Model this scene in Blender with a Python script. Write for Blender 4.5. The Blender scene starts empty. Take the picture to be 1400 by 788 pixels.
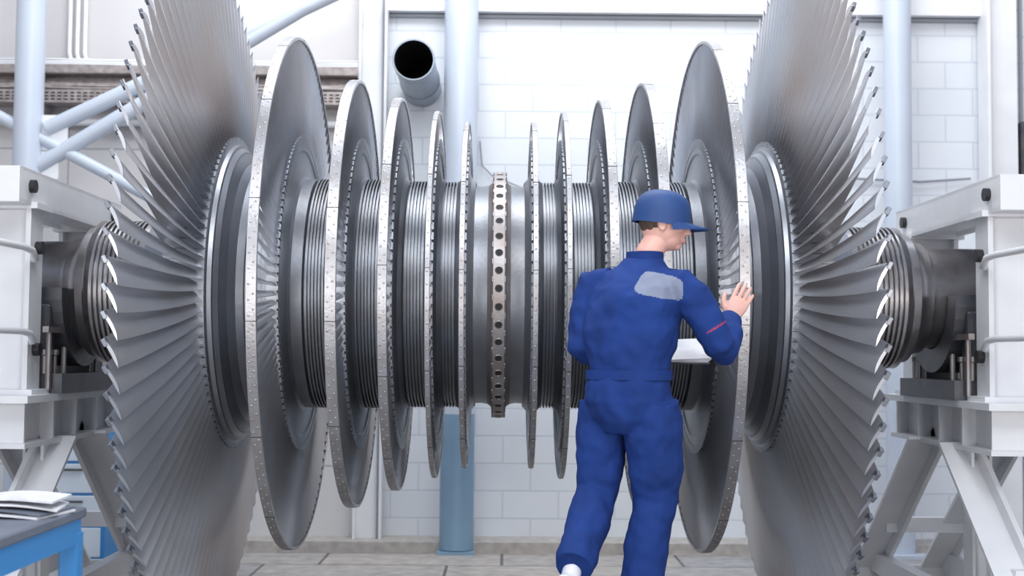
import bpy, math, random
from mathutils import Vector, Matrix
random.seed(3)
pi=math.pi
col=bpy.context.scene.collection
# ---------------------------------------------------------------- materials
def mat(name,c,rough=.5,metal=0.,c2=None,nscale=4.,bump=0.,bscale=40.,stretch=(1,1,1),detail=5,spec=.5,rvar=0.):
    m=bpy.data.materials.new(name); m.use_nodes=True
    nt=m.node_tree; b=nt.nodes['Principled BSDF']
    b.inputs['Roughness'].default_value=rough; b.inputs['Metallic'].default_value=metal
    b.inputs['Specular IOR Level'].default_value=spec
    b.inputs['Base Color'].default_value=(*c,1)
    tc=nt.nodes.new('ShaderNodeTexCoord'); mp=nt.nodes.new('ShaderNodeMapping')
    mp.inputs['Scale'].default_value=stretch
    nt.links.new(tc.outputs['Object'],mp.inputs['Vector'])
    if c2:
        n=nt.nodes.new('ShaderNodeTexNoise'); n.inputs['Scale'].default_value=nscale; n.inputs['Detail'].default_value=detail
        r=nt.nodes.new('ShaderNodeValToRGB'); r.color_ramp.elements[0].position=.35; r.color_ramp.elements[1].position=.68
        r.color_ramp.elements[0].color=(*c,1); r.color_ramp.elements[1].color=(*c2,1)
        nt.links.new(mp.outputs[0],n.inputs['Vector']); nt.links.new(n.outputs['Fac'],r.inputs['Fac'])
        nt.links.new(r.outputs['Color'],b.inputs['Base Color'])
        if rvar:
            mr=nt.nodes.new('ShaderNodeMapRange'); mr.inputs['To Min'].default_value=rough-rvar; mr.inputs['To Max'].default_value=rough+rvar
            nt.links.new(n.outputs['Fac'],mr.inputs['Value']); nt.links.new(mr.outputs[0],b.inputs['Roughness'])
    if bump:
        n2=nt.nodes.new('ShaderNodeTexNoise'); n2.inputs['Scale'].default_value=bscale; n2.inputs['Detail'].default_value=4
        bp=nt.nodes.new('ShaderNodeBump'); bp.inputs['Strength'].default_value=bump; bp.inputs['Distance'].default_value=.01
        nt.links.new(mp.outputs[0],n2.inputs['Vector']); nt.links.new(n2.outputs['Fac'],bp.inputs['Height'])
        nt.links.new(bp.outputs['Normal'],b.inputs['Normal'])
    return m
M_blade=mat('blade_steel',(.66,.69,.74),.30,.93,(.56,.55,.56),2.2,.03,60,rvar=.05)
M_blade2=mat('blade_steel_long',(.70,.735,.79),.34,.85,(.63,.585,.575),1.1,.0,60,rvar=.04)  # warm second tone paints brownish reflections into the steel colour
M_rim=mat('shroud_steel',(.48,.48,.50),.40,.8,(.39,.37,.37),9,.15,80)
M_drum=mat('rotor_drum_steel',(.30,.32,.355),.42,.88,(.245,.245,.26),5,.1,50)
M_disc=mat('disc_steel',(.34,.36,.40),.40,.9,(.27,.275,.30),3,.06,50)
M_flange=mat('flange_steel',(.38,.365,.37),.48,.78,(.31,.265,.25),8,.2,60)
M_shaft=mat('shaft_steel',(.40,.395,.41),.34,.92,(.27,.245,.24),7,.08,40,(1,1,1))
M_hole=mat('hole_black',(.01,.01,.012),.7)
M_white=mat('white_paint',(.80,.81,.83),.42,0,(.72,.73,.76),3,.06,30)
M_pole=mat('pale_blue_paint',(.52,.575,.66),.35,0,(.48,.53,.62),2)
M_pole_dim=mat('pale_blue_dimmed',(.20,.32,.44),.35,0,(.17,.28,.40),2)  # lower column: weaker light painted in as a deeper blue
M_tray=mat('tray_grey',(.42,.38,.37),.5,.3,(.28,.24,.23),20)
M_blue=mat('bench_blue',(.03,.24,.58),.4)
M_benchtop=mat('bench_top_grey',(.16,.18,.23),.45,0,(.12,.14,.18),5)
M_paper=mat('paper',(.78,.79,.82),.7,0,(.62,.62,.66),12)
M_dark=mat('dark_machine',(.07,.075,.09),.45,.4,(.12,.12,.13),9)
M_duct=mat('duct_grey',(.33,.37,.43),.4,.5,(.26,.30,.35),6)
M_hole_shade=mat('hole_shade_black',(.015,.015,.018),.5)

# ---------------------------------------------------------------- helpers
def empty(name,parent=None,loc=(0,0,0)):
    e=bpy.data.objects.new(name,None); e.location=loc; col.objects.link(e)
    if parent: e.parent=parent
    return e
def mk(name,V,F,m,parent=None,smooth=False,ang=35):
    me=bpy.data.meshes.new(name); me.from_pydata([tuple(v) for v in V],[],F); me.update()
    ms=m if isinstance(m,(list,tuple)) else [m]
    for x in ms: me.materials.append(x)
    if smooth:
        me.polygons.foreach_set('use_smooth',[True]*len(me.polygons))
        me.set_sharp_from_angle(angle=math.radians(ang))
    o=bpy.data.objects.new(name,me); col.objects.link(o)
    if parent: o.parent=parent
    return o
class G:
    def __init__(s): s.V=[]; s.F=[]
    def add(s,V,F):
        n=len(s.V); s.V+=[Vector(v) for v in V]; s.F+=[[i+n for i in f] for f in F]
    def box(s,c,d,R=None,ch=0.):
        c=Vector(c); R=R or Matrix.Identity(3); x,y,z=[q/2 for q in d]
        if ch>0:
            V=[];
            for sx in(-1,1):
                for sy in(-1,1):
                    for sz in(-1,1):
                        V+= [(sx*x,sy*(y-ch),sz*(z-ch)),(sx*(x-ch),sy*y,sz*(z-ch)),(sx*(x-ch),sy*(y-ch),sz*z)]
            import bmesh
            bm=bmesh.new()
            for v in V: bm.verts.new(v)
            bmesh.ops.convex_hull(bm,input=bm.verts)
            bmesh.ops.recalc_face_normals(bm,faces=bm.faces)
            bm.verts.index_update()
            VV=[c+R@v.co for v in bm.verts]; FF=[[v.index for v in f.verts] for f in bm.faces]; bm.free()
            s.add(VV,FF); return
        V=[c+R@Vector((a*x,b*y,e*z)) for a in(-1,1) for b in(-1,1) for e in(-1,1)]
        s.add(V,[(0,1,3,2),(4,6,7,5),(0,4,5,1),(2,3,7,6),(0,2,6,4),(1,5,7,3)])
    def bar(s,p,q,w,h,up=(0,0,1),ch=0.):
        p=Vector(p);q=Vector(q);d=(q-p);L=d.length;d.normalize();u=Vector(up)
        a=u.cross(d)
        if a.length<1e-4: a=Vector((1,0,0)).cross(d)
        a.normalize();b=d.cross(a)
        R=Matrix((d,a,b)).transposed()
        s.box((p+q)/2,(L,w,h),R,ch)
    def tube(s,pts,r,n=12,cap=True):
        pts=[Vector(p) for p in pts]; rs=r if isinstance(r,(list,tuple)) else [r]*len(pts)
        prev=None
        V=[];F=[]
        for i,p in enumerate(pts):
            if i==0:d=pts[1]-p
            elif i==len(pts)-1:d=p-pts[i-1]
            else:d=(pts[i+1]-p).normalized()+(p-pts[i-1]).normalized()
            d.normalize()
            if prev is None:
                prev=Vector((0,0,1)).cross(d)
                if prev.length<1e-3: prev=Vector((1,0,0)).cross(d)
            a=(prev-d*prev.dot(d)).normalized(); prev=a; b=d.cross(a)
            for k in range(n):
                t=2*pi*k/n; V.append(p+(a*math.cos(t)+b*math.sin(t))*rs[i])
        for i in range(len(pts)-1):
            for k in range(n):
                F.append((i*n+k,i*n+(k+1)%n,(i+1)*n+(k+1)%n,(i+1)*n+k))
        if cap:
            F.append(tuple(range(n))[::-1]); F.append(tuple((len(pts)-1)*n+k for k in range(n)))
        s.add(V,F)
    def ell(s,c,rad,R=None,n=24,m=14,f=None):
        c=Vector(c);R=R or Matrix.Identity(3);V=[];F=[]
        for i in range(m+1):
            ph=pi*i/m
            for k in range(n):
                t=2*pi*k/n
                v=Vector((math.sin(ph)*math.cos(t)*rad[0],math.sin(ph)*math.sin(t)*rad[1],math.cos(ph)*rad[2]))
                if f: v=f(v)
                V.append(c+R@v)
        for i in range(m):
            for k in range(n):
                F.append((i*n+k,(i+1)*n+k,(i+1)*n+(k+1)%n,i*n+(k+1)%n))
        s.add(V,F)
    def loft(s,secs,n=24):
        V=[];F=[]
        for (c,u,v,a,b) in secs:
            for k in range(n):
                t=2*pi*k/n; ct,st=math.cos(t),math.sin(t)
                e=.85
                V.append(Vector(c)+Vector(u)*a*math.copysign(abs(ct)**e,ct)+Vector(v)*b*math.copysign(abs(st)**e,st))
        for i in range(len(secs)-1):
            for k in range(n): F.append((i*n+k,i*n+(k+1)%n,(i+1)*n+(k+1)%n,(i+1)*n+k))
        F.append(tuple(range(n))[::-1]); F.append(tuple((len(secs)-1)*n+k for k in range(n)))
        s.add(V,F)
    def mk(s,name,m,parent=None,smooth=False,ang=35): return mk(name,s.V,s.F,m,parent,smooth,ang)
def lathe(name,prof,m,parent,seg=200,closed=False,ang=25):
    V=[];F=[]
    for x,r in prof:
        for k in range(seg):
            t=2*pi*k/seg; V.append((x,r*math.cos(t),r*math.sin(t)))
    n=len(prof)
    for i in range(n if closed else n-1):
        j=(i+1)%n
        for k in range(seg):
            F.append((i*seg+k,i*seg+(k+1)%seg,j*seg+(k+1)%seg,j*seg+k))
    return mk(name,V,F,m,parent,True,ang)

# ================================================================ ROTOR
AX=(-.025,7.0,1.815)
rotor=empty('steam_turbine_rotor',loc=AX)
def grooves(xa,xb,hi,lo,p):
    out=[];x=xa
    while x+p<=xb:
        out+=[(x,hi),(x+p*.42,hi),(x+p*.5,lo),(x+p*.92,lo)]; x+=p
    out.append((xb,hi)); return out
half=[(.036,.60),(.05,.588),(.09,.580),(.13,.582),(.15,.60),(.17,.60)]
half+=grooves(.205,.305,.604,.582,.0165)
half+=[(.33,.60)]+grooves(.375,.49,.606,.582,.0165)
half+=[(.53,.60)]+grooves(.60,.70,.612,.588,.0165)
half+=[(.75,.61)]+grooves(.83,.97,.612,.590,.0165)
half+=[(1.07,.61),(1.13,.612)]+grooves(1.15,1.25,.615,.596,.02)
half+=[(1.26,.62)]
prof=[(-x,r) for x,r in half[::-1]]+half
lathe('rotor_drum',prof,M_drum,rotor)
lathe('coupling_flange',[(-.06,.585),(-.040,.60),(-.036,.635),(-.036,.648),(-.028,.657),(.028,.657),(.036,.648),(.036,.635),(.040,.60),(.06,.585)],M_flange,rotor)
g=G(); nh=46; g2=G()
for i in range(nh):
    t=2*pi*i/nh; d=Vector((0,math.cos(t),math.sin(t)))
    g.tube([d*.640,d*.6575],.0165,14)
    tt=Vector((0,-math.sin(t),math.cos(t)))
    V=[];F=[]
    for k in range(14):
        a=2*pi*k/14; e=Vector((1,0,0))*math.cos(a)+tt*math.sin(a)
        V+= [d*.6565+e*.0165,d*.6590+e*.018,d*.6565+e*.021]
    for k in range(14):
        j=(k+1)%14
        F+=[(3*k,3*j,3*j+1,3*k+1),(3*k+1,3*j+1,3*j+2,3*k+2)]
    g2.add(V,F)
g.mk('flange_bolt_holes',M_hole,rotor); g2.mk('flange_hole_collars',M_flange,rotor,True)
g=G()
for i in range(nh):
    t=2*pi*(i+.5)/nh; R=Matrix.Rotation(t,3,'X')
    for sx in(-1,1): g.box(R@Vector((sx*.031,.650,0)),(.010,.018,.03),R,.003)
g.mk('flange_locking_tabs',M_flange,rotor)

TW=-1
def blade_row(name,sgn,xr,xt,r0,r1,N,b0,b1,th0,th1,m,camb=.10,st=9,tipblock=0.,rootblock=True,pw=.8,cd=.75):
    V=[];F=[];K=7
    rr=[r0+(r1-r0)*i/(st-1) for i in range(st)]
    def sec(f,ths=1.):
        xi=xr[0]+(xt[0]-xr[0])*f; xo=xr[1]+(xt[1]-xr[1])*f
        be=b0+(b1-b0)*f**pw; ax=xo-xi; c=ax/max(.2,math.cos(be)); th=(th0+(th1-th0)*f)*ths
        up=[];lo=[]
        for k in range(K):
            s=k/(K-1); a=s*c; cam=camb*(1-cd*f)*c*4*s*(1-s)
            h=th*math.sqrt(max(0,s*(1-s)))*1.0+.0006
            for lst,sg in((up,1),(lo,-1)):
                bb=cam+sg*h; aa=a-c/2
                x=(xi+xo)/2+aa*math.cos(be)-bb*math.sin(be)*.6
                y=aa*math.sin(be)+bb*math.cos(be)
                lst.append((x,TW*y))
        return up+lo[::-1]
    stations=[(r,sec((r-r0)/(r1-r0))) for r in rr]
    if tipblock>0:
        s1=sec(1,2.2); stations+= [(r1,s1),(r1+tipblock,s1)]
    n=len(stations[0][1])
    for i in range(N):
        t=2*pi*i/N; c,s=math.cos(t),math.sin(t); base=len(V)
        for r,sc in stations:
            for x,y in sc:
                V.append((sgn*x, r*c-y*s, r*s+y*c))
        for a in range(len(stations)-1):
            for k in range(n):
                F.append((base+a*n+k,base+a*n+(k+1)%n,base+(a+1)*n+(k+1)%n,base+(a+1)*n+k))
        F.append(tuple(base+(len(stations)-1)*n+k for k in range(n)))
    if sgn*TW<0: F=[f[::-1] for f in F]
    mk(name,V,F,m,rotor,True,40)
    if rootblock:
        g=G(); w=2*pi*r0/N*.72
        for i in range(N):
            t=2*pi*(i+.3)/N; R=Matrix.Rotation(t,3,'X')
            g.box(R@Vector((sgn*(xr[0]+xr[1])/2,r0-.012,0)),(xr[1]-xr[0]+.012,.045,w),R)
        g.mk(name+'_root_serrations',M_disc,rotor)
rows=[
 (.162,.187,.924,.82,100),(.320,.344,.977,.82,100),(.513,.557,1.044,.82,100),(.734,.786,1.135,.82,108),(1.050,1.098,1.354,.83,124)]
for sgn,side in((-1,'a'),(1,'b')):
    for q,(xi,xo,R,rr,N) in enumerate(rows):
        nm='stage_%d%s'%(q+1,side)
        p=[(xi-.035,.60),(xi-.012,.625),(xi+.002,.67),(xi+.004,rr-.075),(xi-.004,rr-.065),(xi-.004,rr-.03),(xi+.002,rr-.026),(xi+.002,rr),
           (xo-.002,rr),(xo-.002,rr-.026),(xo+.004,rr-.03),(xo+.004,rr-.065),(xo-.004,rr-.075),(xo-.002,.67),(xo+.012,.625),(xo+.035,.60)]
        lathe(nm+'_disc',[(sgn*x,r) for x,r in p],M_disc,rotor)
        blade_row(nm+'_blades',sgn,(xi+.000,xo-.002),(xi+.003,xo-.004),rr,R-.012,N,math.radians(18),math.radians(46 if q>2 else 35),.010,.006,M_blade)
        sh=[(xi,R-.016),(xi,R-.002),(xi+.002,R),(xo-.002,R),(xo,R-.002),(xo,R-.016)]
        lathe(nm+'_shroud_band',[(sgn*x,r) for x,r in sh],M_rim,rotor,closed=True)
        g=G(); NN=N
        for i in range(NN):
            offs=[(xi+xo)/2] if q<2 else [xi+(xo-xi)*.3,xi+(xo-xi)*.72]
            for k,xx in enumerate(offs):
                tt=2*pi*(i+.4*k)/NN; d=Vector((0,math.cos(tt),math.sin(tt))); P=Vector((sgn*xx,0,0))
                g.tube([P+d*(R-.003),P+d*(R+.0006),P+d*(R+.0020)],[.0056,.0054,.0034],8)
        g.mk(nm+'_shroud_rivets',M_rim,rotor,True,70)
        g=G()
        for i in range(0,N,8):
            t=2*pi*(i+.75)/N; Rm=Matrix.Rotation(t,3,'X')
            g.box(Rm@Vector((sgn*(xi+xo)/2,R-.006,0)),(xo-xi+.001,.0135,.003),Rm)
        g.mk(nm+'_shroud_joints',M_hole,rotor)
    p=[(1.13,.61),(1.20,.616),(1.245,.628),(1.25,.640),(1.285,.655),(1.32,.690),(1.325,.705),(1.345,.740),(1.348,.752),(1.370,.770),(1.374,.786),(1.395,.790),(1.40,.806),(1.40,.822),
       (1.60,.822),(1.60,.80),(1.585,.79),(1.575,.70),(1.59,.58),(1.64,.48),(1.72,.41),(1.80,.385),(1.84,.374)]
    lathe('stage_6%s_disc'%side,[(sgn*x,r) for x,r in p],M_disc,rotor,ang=14)
    NB=100
    blade_row('stage_6%s_blades'%side,sgn,(1.405,1.595),(1.525,1.585),.82,1.765,NB,math.radians(14),math.radians(63),.018,.009,M_blade2,camb=.15,st=14,tipblock=.016,pw=.78,cd=.45)
    g=G(); be=math.radians(63)
    for i in range(NB):
        t=2*pi*i/NB; R=Matrix.Rotation(t,3,'X')
        ax_=Vector((sgn*math.cos(be),0,TW*math.sin(be)))
        rad=Vector((0,1,0)); nr_=ax_.cross(rad)
        RL=Matrix((ax_,rad,nr_)).transposed()
        cpos=Vector((sgn*1.555,0,0))+ax_*.050
        cpos.y=1.769
        g.box(R@cpos,(.034,.034,.018),R@RL,.002)
    g.mk('stage_6%s_tip_shoulders'%side,M_disc,rotor)
    p=[(1.80,.374)]+grooves(1.84,2.115,.380,.356,.026)+[(2.12,.36),(2.13,.352),(2.17,.345),(2.18,.33),(2.20,.31),(2.22,.30),(2.25,.295),(2.26,.275),(2.28,.268),(2.62,.268),(2.63,.255),(2.63,0.001)]
    lathe('shaft_journal_%s'%side,[(sgn*x,r) for x,r in p],M_shaft,rotor)

# ================================================================ SUPPORT STANDS
def stand(name,sg,dx=0):
    e=empty(name,loc=(dx,0,0)); g=G()
    X=lambda x: sg*x
    for y in(6.42,7.62):
        g.box((X(2.50),y,1.74),(.26,.05,.94)); 
        g.box((X(2.38),y,1.74),(.025,.17,.94)); g.box((X(2.63),y,1.74),(.025,.17,.94))
        g.box((X(2.5),y,1.29),(.34,.24,.03)); g.box((X(2.5),y,2.20),(.34,.22,.03))
    g.box((X(2.37),6.98,2.285),(.02,1.62,.17)); g.box((X(2.44),6.98,2.363),(.16,1.62,.018)); g.box((X(2.44),6.98,2.207),(.16,1.62,.018))
    g.box((X(2.63),6.98,2.285),(.02,1.62,.17)); g.box((X(2.62),6.98,2.363),(.14,1.62,.018))
    g.box((X(2.50),6.16,2.285),(.28,.02,.17)); g.box((X(2.50),7.80,2.285),(.28,.02,.17))
    g.box((X(2.75),6.42,1.75),(.3,.03,.86)); 
    g.box((X(2.62),7.0,1.262),(.66,1.72,.035)); g.box((X(2.62),7.0,1.04),(.60,1.60,.025))
    g.box((X(2.42),7.0,1.15),(.025,1.5,.20)); g.box((X(2.80),7.0,1.15),(.025,1.5,.20))
    for y in (6.25,6.65,7.0,7.35,7.75): g.box((X(2.62),y,1.15),(.56,.018,.20))
    for s2 in(-1,1):
        for xx in(2.42,2.85):
            g.bar((X(xx),7+s2*.25,1.05),(X(xx),7+s2*1.55,.06),.16,.025,up=(1,0,0))
            g.bar((X(xx-.08),7+s2*.25,1.05),(X(xx-.08),7+s2*1.55,.06),.02,.17,up=(1,0,0))
        g.bar((X(2.34),7+s2*1.0,.48),(X(2.93),7+s2*1.0,.48),.06,.09)
        g.box((X(2.62),7+s2*1.58,.035),(.80,.40,.03)); g.box((X(2.62),7+s2*1.42,.10),(.74,.02,.14))
    g.bar((X(2.40),5.6,.20),(X(2.40),8.4,.20),.08,.12)
    g.bar((X(2.86),5.6,.20),(X(2.86),8.4,.20),.08,.12)
    for xx in(2.42,2.84):
        g.box((X(xx),6.66,.55),(.10,.02,1.0)); g.box((X(xx-.045),6.66,.55),(.015,.13,1.0)); g.box((X(xx+.045),6.66,.55),(.015,.13,1.0))
    g.box((X(2.62),6.66,.03),(.7,.3,.03))
    g.bar((X(2.62),6.5,1.03),(X(2.62),5.75,.45),.12,.02,up=(1,0,0))
    g.mk('frame',M_white,e)
    g=G()
    V=[];F=[];n=20
    for k in range(n+1):
        t=pi+pi*k/n
        for x in(2.30,2.60):
            V.append((X(x),7+.275*math.cos(t),1.815+.275*math.sin(t)))
            V.append((X(x),7+.40*math.cos(t),max(1.815+.40*math.sin(t),1.30)))
    for k in range(n):
        a=4*k;b=4*(k+1)
        F+=[(a,a+1,b+1,b),(a+2,b+2,b+3,a+3),(a,b,b+2,a+2),(a+1,a+3,b+3,b+1)]
    g.add(V,F)
    g.box((X(2.45),7,1.33),(.36,.9,.10)); 
    for y in(6.62,7.38): g.box((X(2.46),y,1.52),(.22,.10,.42),None,.01)
    g.mk('bearing_saddle',M_dark,e)
    g=G()
    for y in(6.55,6.62,6.7,7.3,7.38,7.45):
        g.tube([(X(2.36),y,1.38),(X(2.36),y,1.47),(X(2.36),y,1.475),(X(2.36),y,1.50)],[.012,.012,.022,.022],8)
    for y in(6.52,6.75): g.tube([(X(2.33),y,1.60),(X(2.33),y,1.30)],.014,8)
    g.box((X(2.33),6.6,1.60),(.03,.26,.03))
    g.mk('bearing_bolts',M_flange,e,True)
    g=G()
    for y,z in((6.30,2.29),(7.62,2.29),(6.42,2.0),(7.62,2.0),(6.42,1.5)):
        g.tube([(X(2.375),y,z),(X(2.335),y,z)],.032,18)
    g.mk('frame_hole_discs',M_hole_shade,e,True)  # black discs; the dark of open frame holes is put into their colour
    for k,z in enumerate((1.985,1.585)):
        g=G(); x=2.34
        g.tube([(X(x+.05),6.40,z-.05),(X(x),6.33,z-.045),(X(x-.01),6.26,z-.01),(X(x),6.18,z),(X(x+.02),5.75,z),(X(x+.04),5.4,z),(X(x+.06),5.33,z-.03),(X(x+.06),5.31,z-.1)]+([(X(x+.06),5.31,z-.35)] if k==0 else [(X(x+.06),5.31,.40 if k else z)]),.017,12)
        g.mk('grab_rail_%d'%(k+1),M_white,e,True)
    g=G(); g.tube([(X(2.40),5.31,1.75),(X(2.40),5.31,.0)],.018,12); g.box((X(2.40),5.31,.01),(.12,.12,.02))
    g.mk('rail_post',M_white,e,True)
    return e
stand('rotor_support_stand',-1,.06); stand('rotor_support_stand',1)

# ================================================================ ROOM
def wallmat(name,c1,c2,mortar,w,h,ms,off=.5,bump=.5):
    m=bpy.data.materials.new(name); m.use_nodes=True; nt=m.node_tree; b=nt.nodes['Principled BSDF']; b.inputs['Roughness'].default_value=.6
    tc=nt.nodes.new('ShaderNodeTexCoord'); s=nt.nodes.new('ShaderNodeSeparateXYZ'); c=nt.nodes.new('ShaderNodeCombineXYZ')
    nt.links.new(tc.outputs['Object'],s.inputs[0]); nt.links.new(s.outputs['X'],c.inputs['X']); nt.links.new(s.outputs['Z'],c.inputs['Y'])
    br=nt.nodes.new('ShaderNodeTexBrick'); nt.links.new(c.outputs[0],br.inputs['Vector'])
    br.offset=off; br.inputs['Color1'].default_value=(*c1,1); br.inputs['Color2'].default_value=(*c2,1); br.inputs['Mortar'].default_value=(*mortar,1)
    br.inputs['Scale'].default_value=1; br.inputs['Brick Width'].default_value=w; br.inputs['Row Height'].default_value=h; br.inputs['Mortar Size'].default_value=ms
    br.inputs['Mortar Smooth'].default_value=.3
    n=nt.nodes.new('ShaderNodeTexNoise'); n.inputs['Scale'].default_value=1.2; n.inputs['Detail'].default_value=6
    mx=nt.nodes.new('ShaderNodeMix'); mx.data_type='RGBA'; mx.blend_type='MULTIPLY'; mx.inputs[0].default_value=.18
    nt.links.new(tc.outputs['Object'],n.inputs['Vector'])
    nt.links.new(br.outputs['Color'],mx.inputs[6]); nt.links.new(n.outputs['Fac'],mx.inputs[7]); nt.links.new(mx.outputs[2],b.inputs['Base Color'])
    bp=nt.nodes.new('ShaderNodeBump'); bp.invert=True; bp.inputs['Strength'].default_value=bump; bp.inputs['Distance'].default_value=.006
    nt.links.new(br.outputs['Fac'],bp.inputs['Height']); nt.links.new(bp.outputs['Normal'],b.inputs['Normal'])
    return m
M_brick=wallmat('painted_block_wall',(.77,.80,.845),(.74,.775,.825),(.64,.68,.74),.44,.215,.007)
M_panel=wallmat('cladding_panel_wall',(.68,.665,.665),(.64,.63,.64),(.44,.43,.44),1.15,.62,.008,off=0.)
g=G(); g.box((0,10.45,2.75),(14,.3,5.5)); g.mk('wall_back',M_brick)
g=G(); g.box((-4.08,10.27,2.75),(5.84,.06,5.5)); g.mk('wall_cladding_left',M_panel)
g=G(); g.box((-1.04,10.2,2.75),(.20,.10,5.5)); g.box((-1.14,10.14,2.75),(.02,.12,5.5)); g.box((-.94,10.14,2.75),(.02,.12,5.5)); g.mk('trim_1',M_white)
g=G(); g.box((3.90,10.2,2.75),(.26,.14,5.5)); g.box((3.78,10.12,2.75),(.025,.14,5.5)); g.mk('trim_2',M_white)
M_line=mat('ledge_grey',(.28,.30,.34),.5)
g=G(); g.box((1.42,10.28,4.20),(4.7,.05,.022)); g.mk('trim_3',M_line)
g=G(); g.box((1.42,10.24,4.37),(4.7,.12,.30)); g.mk('trim_4',M_white)
g=G(); g.box((-.965,10.12,2.75),(.012,.03,5.5)); g.mk('trim_5',M_line)
m=bpy.data.materials.new('workshop_floor'); m.use_nodes=True; nt=m.node_tree; b=nt.nodes['Principled BSDF']; b.inputs['Roughness'].default_value=.45
tc=nt.nodes.new('ShaderNodeTexCoord'); br=nt.nodes.new('ShaderNodeTexBrick'); br.offset=.3
br.inputs['Color1'].default_value=(.42,.38,.34,1); br.inputs['Color2'].default_value=(.31,.305,.31,1); br.inputs['Mortar'].default_value=(.12,.10,.10,1)
br.inputs['Scale'].default_value=1; br.inputs['Brick Width'].default_value=1.3; br.inputs['Row Height'].default_value=.55; br.inputs['Mortar Size'].default_value=.012
n=nt.nodes.new('ShaderNodeTexNoise'); n.inputs['Scale'].default_value=9; n.inputs['Detail'].default_value=8
mx=nt.nodes.new('ShaderNodeMix'); mx.data_type='RGBA'; mx.blend_type='OVERLAY'; mx.inputs[0].default_value=.6
nt.links.new(tc.outputs['Object'],br.inputs['Vector']); nt.links.new(tc.outputs['Object'],n.inputs['Vector'])
nt.links.new(br.outputs['Color'],mx.inputs[6]); nt.links.new(n.outputs['Fac'],mx.inputs[7]); nt.links.new(mx.outputs[2],b.inputs['Base Color'])
g=G(); g.box((0,4.6,-.1),(14,12,.2)); g.mk('floor',m)
M_concrete=mat('kerb_concrete',(.46,.43,.40),.7,0,(.34,.32,.30),14,.3,50)
g=G(); g.box((0,10.12,.04),(14,.36,.08)); g.mk('baseboard_back',M_concrete)
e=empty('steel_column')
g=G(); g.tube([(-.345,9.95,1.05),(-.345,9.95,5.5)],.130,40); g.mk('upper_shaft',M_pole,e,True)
g=G(); g.tube([(-.345,9.95,.03),(-.345,9.95,1.05)],.130,40); g.mk('lower_shaft',M_pole_dim,e,True)
g=G(); g.box((-.345,9.95,.012),(.28,.28,.025)); g.mk('base_plate',M_pole_dim,e)
e=empty('steel_column')
g=G(); g.tube([(3.03,9.95,.02),(3.03,9.95,5.5)],.105,40); g.mk('shaft',M_pole,e,True)
g=G(); g.box((3.03,9.95,.012),(.36,.36,.025)); g.mk('base_plate',M_pole,e)
e=empty('steel_column')
g=G(); g.tube([(-3.50,9.5,.02),(-3.50,9.5,5.5)],.105,40); g.mk('shaft',M_pole,e,True)
g=G(); g.box((-3.5,9.5,.012),(.36,.36,.025)); g.mk('base_plate',M_pole,e)
e=empty('diagonal_bracing')
g=G()
g.tube([(-3.36,9.5,3.13),(-.9,9.5,4.34)],.058,20)
g.tube([(-3.46,9.5,2.83),(-2.3,9.5,3.55),(-1.35,9.5,4.14)],.058,20)
g.tube([(-4.6,9.5,3.68),(-2.3,9.5,2.48)],.045,20)
g.mk('brace_pipes',M_pole,e,True)
g=G(); g.box((-3.36,9.5,3.10),(.30,.02,.26)); g.box((-3.40,9.5,2.86),(.26,.02,.2))
g.box((-2.3,9.5,2.46),(.2,.02,.18)); g.box((-.95,9.6,4.34),(.2,.5,.1)); g.mk('gusset_plates',M_white,e)
e=empty('wall_conduits')
g=G()
for x in(-3.45,-3.39,-3.33): g.tube([(x,10.2,5.5),(x,10.2,3.86),(x+.02,10.18,3.80),(x+.12,10.16,3.78)],.018,8)
g.tube([(-5,10.15,3.30),(-1.2,10.15,3.30)],.03,10)
g.mk('pipes',M_white,e,True)
e=empty('cable_tray')
g=G(); g.box((-3.1,10.10,3.43),(3.9,.20,.012)); g.box((-3.1,10.0,3.475),(3.9,.008,.10))
g.box((-3.1,10.10,3.66),(3.9,.20,.012)); g.box((-3.1,10.0,3.69),(3.9,.008,.06))
for x in(-4.6,-3.6,-2.6,-1.6): g.box((x,10.12,3.55),(.04,.22,.36))
g.mk('tray_channels',M_tray,e)
g=G()
for i in range(9):
    z=3.545+i*.012; y=10.02+.012*i
    pts=[(-5+ .35*k,y,z+random.uniform(-.008,.008)) for k in range(12)]
    g.tube(pts,.010,6)
g.mk('cables',M_tray,e,True)
g=G()
for i in range(5):
    pts=[(-5+ .35*k,10.02,3.715+i*.012+random.uniform(-.006,.006)) for k in range(12)]
    g.tube(pts,.009,6)
g.mk('light_cables',M_white,e,True)
g=G()
for k in range(78):
    for r in range(3): g.box((-4.95+k*.05,9.994,3.45+r*.025),(.03,.005,.008))
g.mk('tray_slots',M_hole,e)
e=empty('ventilation_duct')
def rev(prof,cx,cz,n=40):
    V=[];F=[]
    for y,r in prof:
        for k in range(n):
            t=2*pi*k/n; V.append((cx+r*math.cos(t),y,cz+r*math.sin(t)))
    for i in range(len(prof)-1):
        for k in range(n): F.append((i*n+k,i*n+(k+1)%n,(i+1)*n+(k+1)%n,(i+1)*n+k))
    return V,F
V,F=rev([(10.29,.150),(10.0,.150),(9.995,.156),(9.97,.156),(9.965,.150),(9.33,.150),(9.325,.155),(9.29,.155),(9.285,.150),(9.285,.142)],-.665,3.62)
mk('duct_pipe',V,F,M_duct,e,True)
V,F=rev([(9.285,.142),(10.28,.142),(10.28,.001)],-.665,3.62); mk('duct_inside',V,F,M_hole,e,True)
g=G(); g.tube([(-.2,10.28,3.2),(-.18,10.26,3.0),(-.1,10.26,2.92),(.05,10.26,2.86),(.2,10.26,2.80),(.22,10.27,2.2)],.006,6); g.mk('wall_cable',M_line,None,True)
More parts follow.
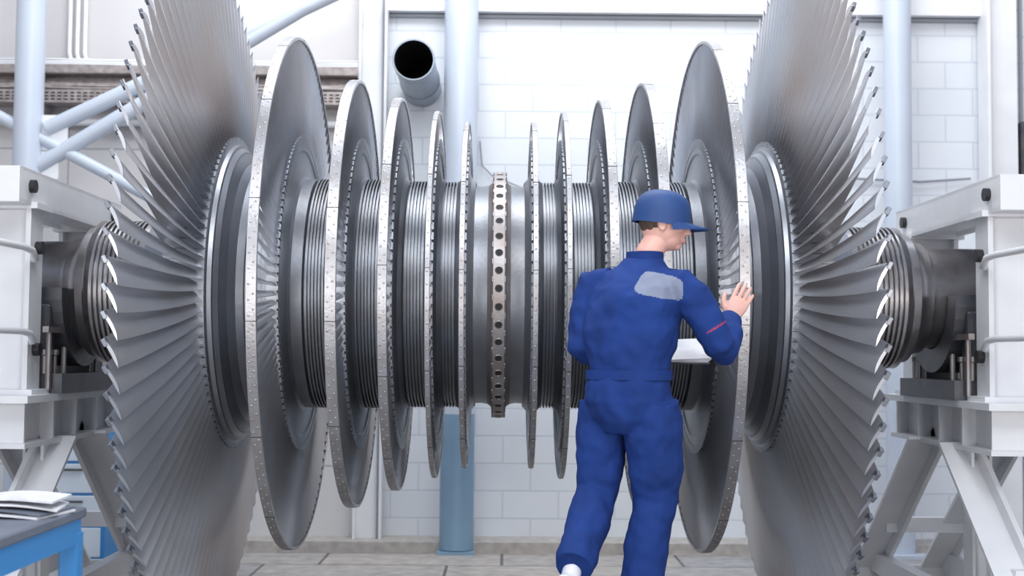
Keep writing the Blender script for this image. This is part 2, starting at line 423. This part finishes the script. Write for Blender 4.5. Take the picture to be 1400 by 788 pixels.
g=G(); g.tube([(2.4,10.26,2.98),(2.6,10.26,2.93),(3.3,10.26,2.90),(3.7,10.26,2.93)],.010,6); g.mk('wall_cable',M_line,None,True)
e=empty('junction_box'); g=G(); g.box((4.12,10.23,3.15),(.10,.14,.45),None,.01); g.mk('box_body',M_dark,e)
g=G(); g.tube([(4.12,10.28,3.37),(4.12,10.28,5.0)],.015,8); g.tube([(4.12,10.28,3.0),(4.12,10.28,.0)],.015,8); g.mk('box_conduit',M_line,e,True)
e=empty('tool_cabinet')
g=G(); g.box((-3.05,9.35,.75),(.60,.5,1.4),None,.012); g.mk('cabinet_body',M_blue,e)
g=G()
for i in range(6):
    g.box((-3.05,9.095,.18+i*.22),(.55,.015,.20),None,.004)
g.mk('drawer_fronts',mat('cabinet_white',(.65,.72,.8),.4),e)
g=G()
for i in range(6): g.box((-3.05,9.08,.24+i*.22),(.3,.02,.015))
for x in(-3.28,-2.82):
    for y in(9.15,9.55): g.tube([(x,y,.0),(x,y,.06)],.025,10)
g.mk('handles_and_feet',M_dark,e)
# ================================================================ WORKBENCH
e=empty('workbench',loc=(.045,0,0))
g=G(); g.box((-2.10,4.0,.925),(1.20,1.22,.035),None,.006); g.mk('top',M_benchtop,e)
g=G()
g.box((-2.10,4.585,.865),(1.16,.04,.085)); g.box((-2.10,3.415,.865),(1.16,.04,.085)); g.box((-1.53,4.0,.865),(.04,1.16,.085)); g.box((-2.67,4.0,.865),(.04,1.16,.085))
for x in(-1.54,-2.66):
    for y in(3.43,4.57): g.box((x,y,.43),(.065,.065,.86),None,.004)
g.box((-2.10,4.57,.25),(1.1,.04,.05)); g.box((-1.54,4.0,.25),(.04,1.1,.05)); g.box((-2.66,4.0,.25),(.04,1.1,.05))
g.mk('steel_frame',M_blue,e)
e=empty('magazine_stack')
for i in range(4):
    R=Matrix.Rotation(math.radians(random.uniform(-16,16)),3,'Z'); g=G()
    V=[];F=[];w,d=.36,.25;n=8; z0=.943+i*.009
    for k in range(n+1):
        u=k/n; bend=.022*math.sin(u*pi)*(.4+i*.3)+(.02*(u**3) if i==3 else 0)
        for yy in(-d/2,d/2):
            for zz in(0,.007): 
                p=R@Vector((-w/2+w*u,yy,0)); V.append((-1.65+p.x,4.38+p.y,z0+zz+bend))
    for k in range(n):
        a=4*k;b=a+4
        F+=[(a,b,b+2,a+2),(a+1,a+3,b+3,b+1),(a,a+1,b+1,b),(a+2,b+2,b+3,a+3)]
    F+=[(0,2,3,1),(4*n,4*n+1,4*n+3,4*n+2)]
    g.add(V,F); g.mk('magazine_%d'%(i+1),[M_paper,M_benchtop,M_paper,M_paper][i],e)
e=empty('work_platform')
g=G(); g.box((.5,5.0,.385),(2.4,1.42,.03)); g.mk('deck',M_benchtop,e)
g=G()
for x in(-.66,1.66):
    for y in(4.34,5.66): g.box((x,y,.185),(.06,.06,.37))
for y in(4.32,5.68): g.box((.5,y,.34),(2.36,.04,.06))
for x in(-.68,1.68): g.box((x,5.0,.34),(.04,1.36,.06))
g.mk('legs',M_white,e)

# ================================================================ TECHNICIAN
tech=empty('technician')
M_cloth=mat('blue_coverall',(.012,.042,.20),.85,0,(.010,.033,.155),7,.25,14,spec=.25)
M_patch=mat('grey_shoulder_patch',(.20,.23,.32),.8,0,(.165,.195,.28),9,.2,30)
M_red=mat('red_piping',(.34,.03,.09),.7)
M_skin=mat('skin',(.72,.42,.35),.5,0,(.66,.36,.30),14,.05,80)
M_hair=mat('hair_brown',(.07,.045,.03),.6,0,(.10,.065,.045),60,.5,120)
M_cap=mat('cap_blue',(.009,.050,.19),.6,0,(.008,.043,.16),10,.1,60)
M_shoe=mat('white_shoe',(.72,.72,.78),.5)
def union(name,g,ms,vox,parent,smooth_it=0,disp=0.,dscale=.12,matfn=None):
    me=bpy.data.meshes.new(name+'_src'); me.from_pydata([tuple(v) for v in g.V],[],g.F); me.update()
    import bmesh
    bm=bmesh.new(); bm.from_mesh(me); bmesh.ops.remove_doubles(bm,verts=bm.verts,dist=1e-5); bmesh.ops.recalc_face_normals(bm,faces=bm.faces); bm.to_mesh(me); bm.free()
    o=bpy.data.objects.new(name,me); col.objects.link(o)
    md=o.modifiers.new('r','REMESH'); md.mode='VOXEL'; md.voxel_size=vox; md.use_smooth_shade=True
    if smooth_it:
        s=o.modifiers.new('s','SMOOTH'); s.factor=.5; s.iterations=smooth_it
    if disp:
        for k,(dd,ss) in enumerate(((disp,dscale),(disp*.45,dscale*.4))):
            tx=bpy.data.textures.new(name+'_t','CLOUDS'); tx.noise_scale=ss; tx.noise_depth=0
            d=o.modifiers.new('d','DISPLACE'); d.texture=tx; d.strength=dd; d.mid_level=.5; d.texture_coords='GLOBAL'
    dg=bpy.context.evaluated_depsgraph_get(); dg.update()
    nm=bpy.data.meshes.new_from_object(o.evaluated_get(dg)); o.modifiers.clear(); o.data=nm
    nm.materials.clear()
    for m in ms: nm.materials.append(m)
    for p in nm.polygons:
        p.use_smooth=True
        p.material_index=matfn(p.center) if matfn else 0
    o.parent=parent; return o
YA=44
Lv=Vector((math.cos(math.radians(YA)),-math.sin(math.radians(YA)),0)); Fv=Vector((math.sin(math.radians(YA)),math.cos(math.radians(YA)),0))
g=G()
ts=[(.52,5.42,1.17,.12,.10),(.52,5.42,1.22,.165,.135),(.515,5.42,1.30,.190,.155),(.518,5.42,1.37,.182,.150),(.522,5.425,1.42,.175,.144),(.526,5.43,1.50,.190,.155),
    (.536,5.43,1.60,.205,.162),(.546,5.435,1.70,.215,.158),(.556,5.44,1.77,.215,.140),(.563,5.445,1.82,.18,.112),(.575,5.455,1.86,.11,.088),(.59,5.46,1.895,.07,.068)]
g.loft([((x,y,z),Lv,Fv,a,b) for x,y,z,a,b in ts],32)
def limb(pts): 
    g.tube([p[:3] for p in pts],[p[3] for p in pts],20)
limb([(.425,5.49,1.30,.105),(.42,5.50,1.18,.110),(.41,5.50,1.04,.102),(.405,5.495,.92,.092),(.38,5.45,.86,.090),(.34,5.355,.77,.087),(.30,5.24,.68,.080),(.285,5.20,.65,.078)])
limb([(.610,5.36,1.30,.112),(.618,5.37,1.18,.120),(.630,5.40,1.04,.111),(.630,5.43,.90,.097),(.610,5.42,.80,.094),(.590,5.40,.68,.090),(.567,5.37,.54,.083),(.562,5.365,.47,.080)])
limb([(.64,5.38,1.79,.070),(.725,5.325,1.785,.080),(.770,5.315,1.73,.079),(.83,5.31,1.63,.073),(.880,5.32,1.54,.069),(.905,5.36,1.515,.067),(.930,5.43,1.565,.062),(.955,5.51,1.625,.052),(.962,5.53,1.64,.050)])
limb([(.46,5.51,1.80,.070),(.385,5.555,1.785,.080),(.365,5.555,1.72,.077),(.345,5.545,1.62,.069),(.335,5.54,1.53,.065),(.36,5.56,1.50,.062),(.435,5.61,1.49,.057),(.52,5.66,1.485,.047),(.54,5.67,1.485,.047)])
def mf(c):
    d=(c-Vector((.56,5.44,0))); l=d.dot(Lv); f=d.dot(Fv)
    u=(l-.168)/.082; v=(c.z-(1.775-.25*(l-.165)))/.048
    if u**4+v**4<1 and f<.05: return 1
    a=Vector((.845,5.31,1.60)); ax=(Vector((.880,5.32,1.54))-Vector((.770,5.315,1.73))).normalized()
    if c.x>.82 and abs((c-a).dot(ax))<.004 and c.y<5.34: return 2
    return 0
union('coverall',g,[M_cloth,M_patch,M_red],.006,tech,8,.024,.13,mf)
g=G(); n=40
def ring(zc,x,y,a,b,h,off=.006):
    V=[];F=[]
    for k in range(n):
        t=2*pi*k/n; ct,st=math.cos(t),math.sin(t)
        for dz in(-h/2,h/2):
            for o2 in(0,off):
                V.append(Vector((x,y,zc+dz))+Lv*(a+o2)*math.copysign(abs(ct)**.85,ct)+Fv*(b+o2)*math.copysign(abs(st)**.85,st))
    for k in range(n):
        p=4*k;q=4*((k+1)%n)
        F+=[(p+1,q+1,q+3,p+3),(p,p+1,q+1,q)[::-1],(p+2,q+2,q+3,p+3)[::-1]]
    return V,F
V,F=ring(1.41,.522,5.425,.178,.148,.04); g.add(V,F); g.mk('waist_band',M_cloth,tech,True)
g=G()
V,F=ring(1.90,.592,5.462,.066,.064,.05,.010); g.add(V,F); g.mk('collar',M_cloth,tech,True)
hd=Vector((.672,5.475,2.052)); yaw=math.radians(-4)
HR=Matrix.Rotation(yaw,3,'Z')@Matrix.Rotation(math.radians(8),3,'Y')
def hp(x,y,z): return hd+HR@Vector((x,y,z))
g=G()
g.ell(hd,(.098,.076,.112),HR,28,18)
g.ell(hp(.028,0,-.055),(.062,.056,.062),HR)
g.ell(hp(.066,0,-.092),(.022,.024,.018),HR)
g.ell(hp(.083,0,-.058),(.018,.026,.02),HR)
g.ell(hp(.085,0,.022),(.014,.05,.012),HR)
g.tube([hp(.090,0,.016),hp(.106,0,-.014),hp(.113,0,-.030),hp(.098,0,-.036)],[.008,.010,.0125,.009],10)
g.ell(hp(.102,.011,-.033),(.010,.007,.007),HR); g.ell(hp(.102,-.011,-.033),(.010,.007,.007),HR)
for s in(-1,1):
    g.ell(hp(.062,s*.045,-.02),(.025,.018,.02),HR)
    g.ell(hp(-.008,s*.079,-.012),(.019,.007,.032),HR@Matrix.Rotation(-.2,3,'Y'))
    g.ell(hp(-.010,s*.083,-.002),(.022,.006,.020),HR)
    g.ell(hp(.096,s*.014,-.066),(.006,.014,.004),HR)
g.ell(hp(.099,0,-.0625),(.006,.022,.0045),HR); g.ell(hp(.097,0,-.072),(.007,.018,.006),HR)
g.tube([(.592,5.462,1.86),(.61,5.465,1.92),hp(-.01,0,-.06)],[.062,.058,.056],20)
union('head',g,[M_skin],.0038,tech,3)
g=G()
for s in(-1,1): g.ell(hp(.083,s*.032,.002),(.012,.014,.009),HR,14,10)
g.mk('eyes',mat('eye_white',(.8,.8,.8),.2),tech,True)
g=G()
for s in(-1,1): g.ell(hp(.092,s*.033,.002),(.004,.006,.006),HR,12,8)
g.mk('irises',M_hair,tech,True)
g=G()
for s in(-1,1): g.ell(hp(.094,s*.032,.022),(.006,.018,.004),HR,12,8)
g.mk('eyebrows',M_hair,tech,True)
g=G(); g.ell(hp(.1035,0,-.0675),(.003,.02,.002),HR,12,8); g.ell(hp(.102,0,-.071),(.004,.016,.004),HR,12,8); g.mk('lips',mat('lips',(.50,.18,.16),.5),tech,True)
g=G()
g.ell(hp(-.022,0,.010),(.084,.079,.088),HR,28,18)
g.ell(hp(-.050,0,-.030),(.044,.054,.036),HR)
for s in(-1,1): g.ell(hp(.018,s*.070,.012),(.014,.008,.03),HR)
union('hair',g,[M_hair],.005,tech,1,.004,.02)
g=G()
V=[];F=[];n=36;mm=9
for i in range(mm+1):
    ph=(pi/2)*i/mm
    for k in range(n):
        t=2*pi*k/n
        r=math.sin(ph)**.80 if ph>0 else 0
        rr=(math.cos(ph))**.75 if i<mm else 0
        V.append(hp(-.010+.122*r*math.cos(t),.098*r*math.sin(t),.022+.116*rr))
for k in range(n):
    t=2*pi*k/n; V.append(hp(-.010+.123*math.cos(t),.099*math.sin(t),-.012))
for k in range(n):
    t=2*pi*k/n; V.append(hp(-.010+.108*math.cos(t),.086*math.sin(t),-.010))
for i in range(mm+2):
    for k in range(n): F.append((i*n+k,(i+1)*n+k,(i+1)*n+(k+1)%n,i*n+(k+1)%n))
g.add(V,F); g.mk('cap_crown',M_cap,tech,True,60)
g=G(); V=[];F=[]; na=16; nr=6
for lay in(0,1):
    for i in range(nr+1):
        u=i/nr
        for k in range(na+1):
            t=-math.radians(72)+math.radians(144)*k/na
            r0=Vector((.112*math.cos(t),.094*math.sin(t)))
            ext=.092*u*max(0,math.cos(t*1.12))
            V.append(hp(-.010+r0.x+ext,r0.y*(1+.04*u),.006-lay*.007-.012*u-.026*(abs(t)/1.25)**2*u+.006))
W=(na+1);O=W*(nr+1)
for i in range(nr):
    for k in range(na):
        a=i*W+k
        F+=[(a,a+1,a+W+1,a+W),(O+a,O+a+W,O+a+W+1,O+a+1)]
for k in range(na): a=nr*W+k; F.append((a,a+1,O+a+1,O+a))
g.add(V,F); g.mk('cap_brim',M_cap,tech,True,60)
def hand(name,wrist,fdir,pnorm,thumb,curl,sc=1.):
    f=Vector(fdir).normalized(); p=Vector(pnorm); p=(p-f*p.dot(f)).normalized(); t=f.cross(p)
    if t.dot(Vector(thumb))<0: t=-t
    w=Vector(wrist); P=lambda a,b,c: w+(f*a+t*b+p*c)*sc
    g=G()
    g.loft([(P(-.035,0,0),t,p,.025*sc,.020*sc),(P(0,0,0),t,p,.027*sc,.018*sc),(P(.03,0,0),t,p,.037*sc,.017*sc),(P(.06,0,0),t,p,.041*sc,.015*sc),(P(.085,-.001,0),t,p,.041*sc,.013*sc),(P(.098,-.001,0),t,p,.036*sc,.009*sc)],24)
    g.ell(P(.035,.024,.008),(.020*sc,.020*sc,.020*sc))
    for i,(b,a0,L) in enumerate(((.031,.088,.074),(.010,.094,.082),(-.011,.091,.076),(-.031,.082,.060))):
        spread=b*.12/.03
        pts=[P(a0-.02,b,0)]; cur=P(a0,b,0); pts.append(cur); ang=curl*.5
        for k,fr in enumerate((.44,.31,.25)):
            dr=(f*math.cos(ang)+p*math.sin(ang)+t*spread*.5).normalized()
            nx=cur+dr*L*fr*sc; mid=(cur+nx)/2
            pts+=[mid,nx]; cur=nx; ang+=curl
        rs=[.0095,.0098,.0088,.0092,.0082,.0084,.0076,.0055]
        g.tube(pts,[r*sc for r in rs][:len(pts)],12)
        g.ell(pts[-1],(.0058*sc,)*3)
    tp=[P(.018,.020,.006),P(.040,.042,.012),P(.062,.058,.016),P(.080,.064,.020),P(.095,.066,.026)]
    g.tube(tp,[.015*sc,.0135*sc,.0112*sc,.0105*sc,.007*sc],12); g.ell(tp[-1],(.0072*sc,)*3)
    return union(name,g,[M_skin],.0026,tech,2)
hand('right_hand',(.965,5.545,1.650),(.50,.24,.83),(.05,1,-.2),(-1,0,.2),.16,1.06)
hand('left_hand',(.545,5.672,1.485),(.97,-.1,.0),(0,-.4,1),(0,-1,0),.45,.98)
e=empty('clipboard')
R=Matrix.Rotation(math.radians(-18),3,'Z')@Matrix.Rotation(math.radians(28),3,'X')
g=G(); g.box((.775,5.635,1.505),(.26,.20,.006),R); g.mk('board',M_dark,e)
g=G(); 
for i in range(4): g.box(Vector((.775,5.635,1.505))+R@Vector((.003*i,.002*i,.005+.003*i)),(.25,.19,.002),R@Matrix.Rotation(.03*i,3,'Z'))
g.mk('sheets',M_paper,e)
g=G(); g.box(Vector((.775,5.635,1.505))+R@Vector((-.11,0,.018)),(.03,.09,.012),R,.003); g.mk('clip',M_rim,e)
def shoe(name,heel,toe,up,parent,sc=1.):
    h=Vector(heel);t=Vector(toe);d=(t-h).normalized();u=Vector(up);u=(u-d*u.dot(d)).normalized();s=d.cross(u);L=(t-h).length
    g=G(); P=lambda a,b: h+d*a*L+u*b
    g.loft([(P(0,.035),s,u,.026,.030),(P(.08,.040),s,u,.036,.042),(P(.3,.045),s,u,.038,.045),(P(.5,.036),s,u,.042,.036),(P(.72,.028),s,u,.048,.028),(P(.9,.023),s,u,.042,.022),(P(1.,.020),s,u,.022,.014)],24)
    g.tube([P(.2,.05),P(.17,.13)],[.040,.038],18)
    union(name,g,[M_shoe],.005,parent,3)
    g=G()
    g.loft([(P(-.01,.006),s,u,.024,.008),(P(.08,.006),s,u,.038,.008),(P(.45,.006),s,u,.040,.008),(P(.72,.006),s,u,.050,.008),(P(.92,.007),s,u,.043,.008),(P(1.02,.008),s,u,.02,.007)],24)
    g.mk(name+'_sole',M_shoe,parent,True)
shoe('right_shoe',(.53,5.31,.402),(.66,5.555,.402),(0,0,1),tech)
shoe('left_shoe',(.225,5.135,.575),(.36,5.335,.415),(-.25,-.35,.9),tech)

# ================================================================ LIGHT
w=bpy.data.worlds.new('World'); bpy.context.scene.world=w; w.use_nodes=True; nt=w.node_tree
bg=nt.nodes['Background']; tc=nt.nodes.new('ShaderNodeTexCoord'); sp=nt.nodes.new('ShaderNodeSeparateXYZ'); mr=nt.nodes.new('ShaderNodeMapRange')
mr.inputs['From Min'].default_value=-1; mr.inputs['From Max'].default_value=1
cr=nt.nodes.new('ShaderNodeValToRGB'); el=cr.color_ramp.elements
el[0].position=.0; el[0].color=(.50,.42,.40,1); el[1].position=1; el[1].color=(.40,.48,.62,1)
a=el.new(.47); a.color=(.80,.72,.70,1); a=el.new(.53); a.color=(.90,.94,1,1); a=el.new(.75); a.color=(.58,.67,.84,1)
nt.links.new(tc.outputs['Generated'],sp.inputs[0]); nt.links.new(sp.outputs['Z'],mr.inputs['Value']); nt.links.new(mr.outputs[0],cr.inputs['Fac']); nt.links.new(cr.outputs['Color'],bg.inputs['Color'])
bg.inputs['Strength'].default_value=.76
def area(name,loc,target,sx,sy,e,c=(1,1,1)):
    l=bpy.data.lights.new(name,'AREA'); l.shape='RECTANGLE'; l.size=sx; l.size_y=sy; l.energy=e; l.color=c
    o=bpy.data.objects.new(name,l); o.location=loc; o.rotation_euler=(Vector(target)-Vector(loc)).to_track_quat('-Z','Y').to_euler(); col.objects.link(o)
area('ceiling_light_front',(0,2.2,5.2),(0,7,1.4),4,1.6,180,(.95,.97,1))
area('ceiling_light_rear',(0,8.3,6.2),(0,10.3,1.8),9,1.2,165,(.97,.98,1))
area('ceiling_light_middle',(0,6.8,6.4),(0,7,0),3.5,1.2,190,(.96,.98,1))
area('added_fill_left',(-2.6,-1.5,1.5),(-.6,7,1.2),2.2,2.2,140,(.98,.99,1))  # unseen fill, added behind the camera to brighten the lower blades
area('added_fill_right',(2.6,-1.5,1.5),(.6,7,1.2),2.2,2.2,140,(1,.95,.92))  # second added fill, same purpose on the other side
bpy.context.scene.view_settings.view_transform='Standard'
# ================================================================ CAMERA
cam=bpy.data.cameras.new('camera'); co=bpy.data.objects.new('camera',cam); col.objects.link(co)
cam.sensor_width=36; cam.lens=1780/1400*36
cam.dof.use_dof=True; cam.dof.focus_distance=5.9; cam.dof.aperture_fstop=2.5
co.location=(0,0,1.475)
R=Matrix.Rotation(-math.atan(11/1780),4,'Z')@Matrix.Rotation(pi/2+math.atan(96/1780),4,'X')@Matrix.Rotation(math.radians(.45),4,'Z')
co.matrix_world=Matrix.Translation(co.location)@R
bpy.context.scene.camera=co
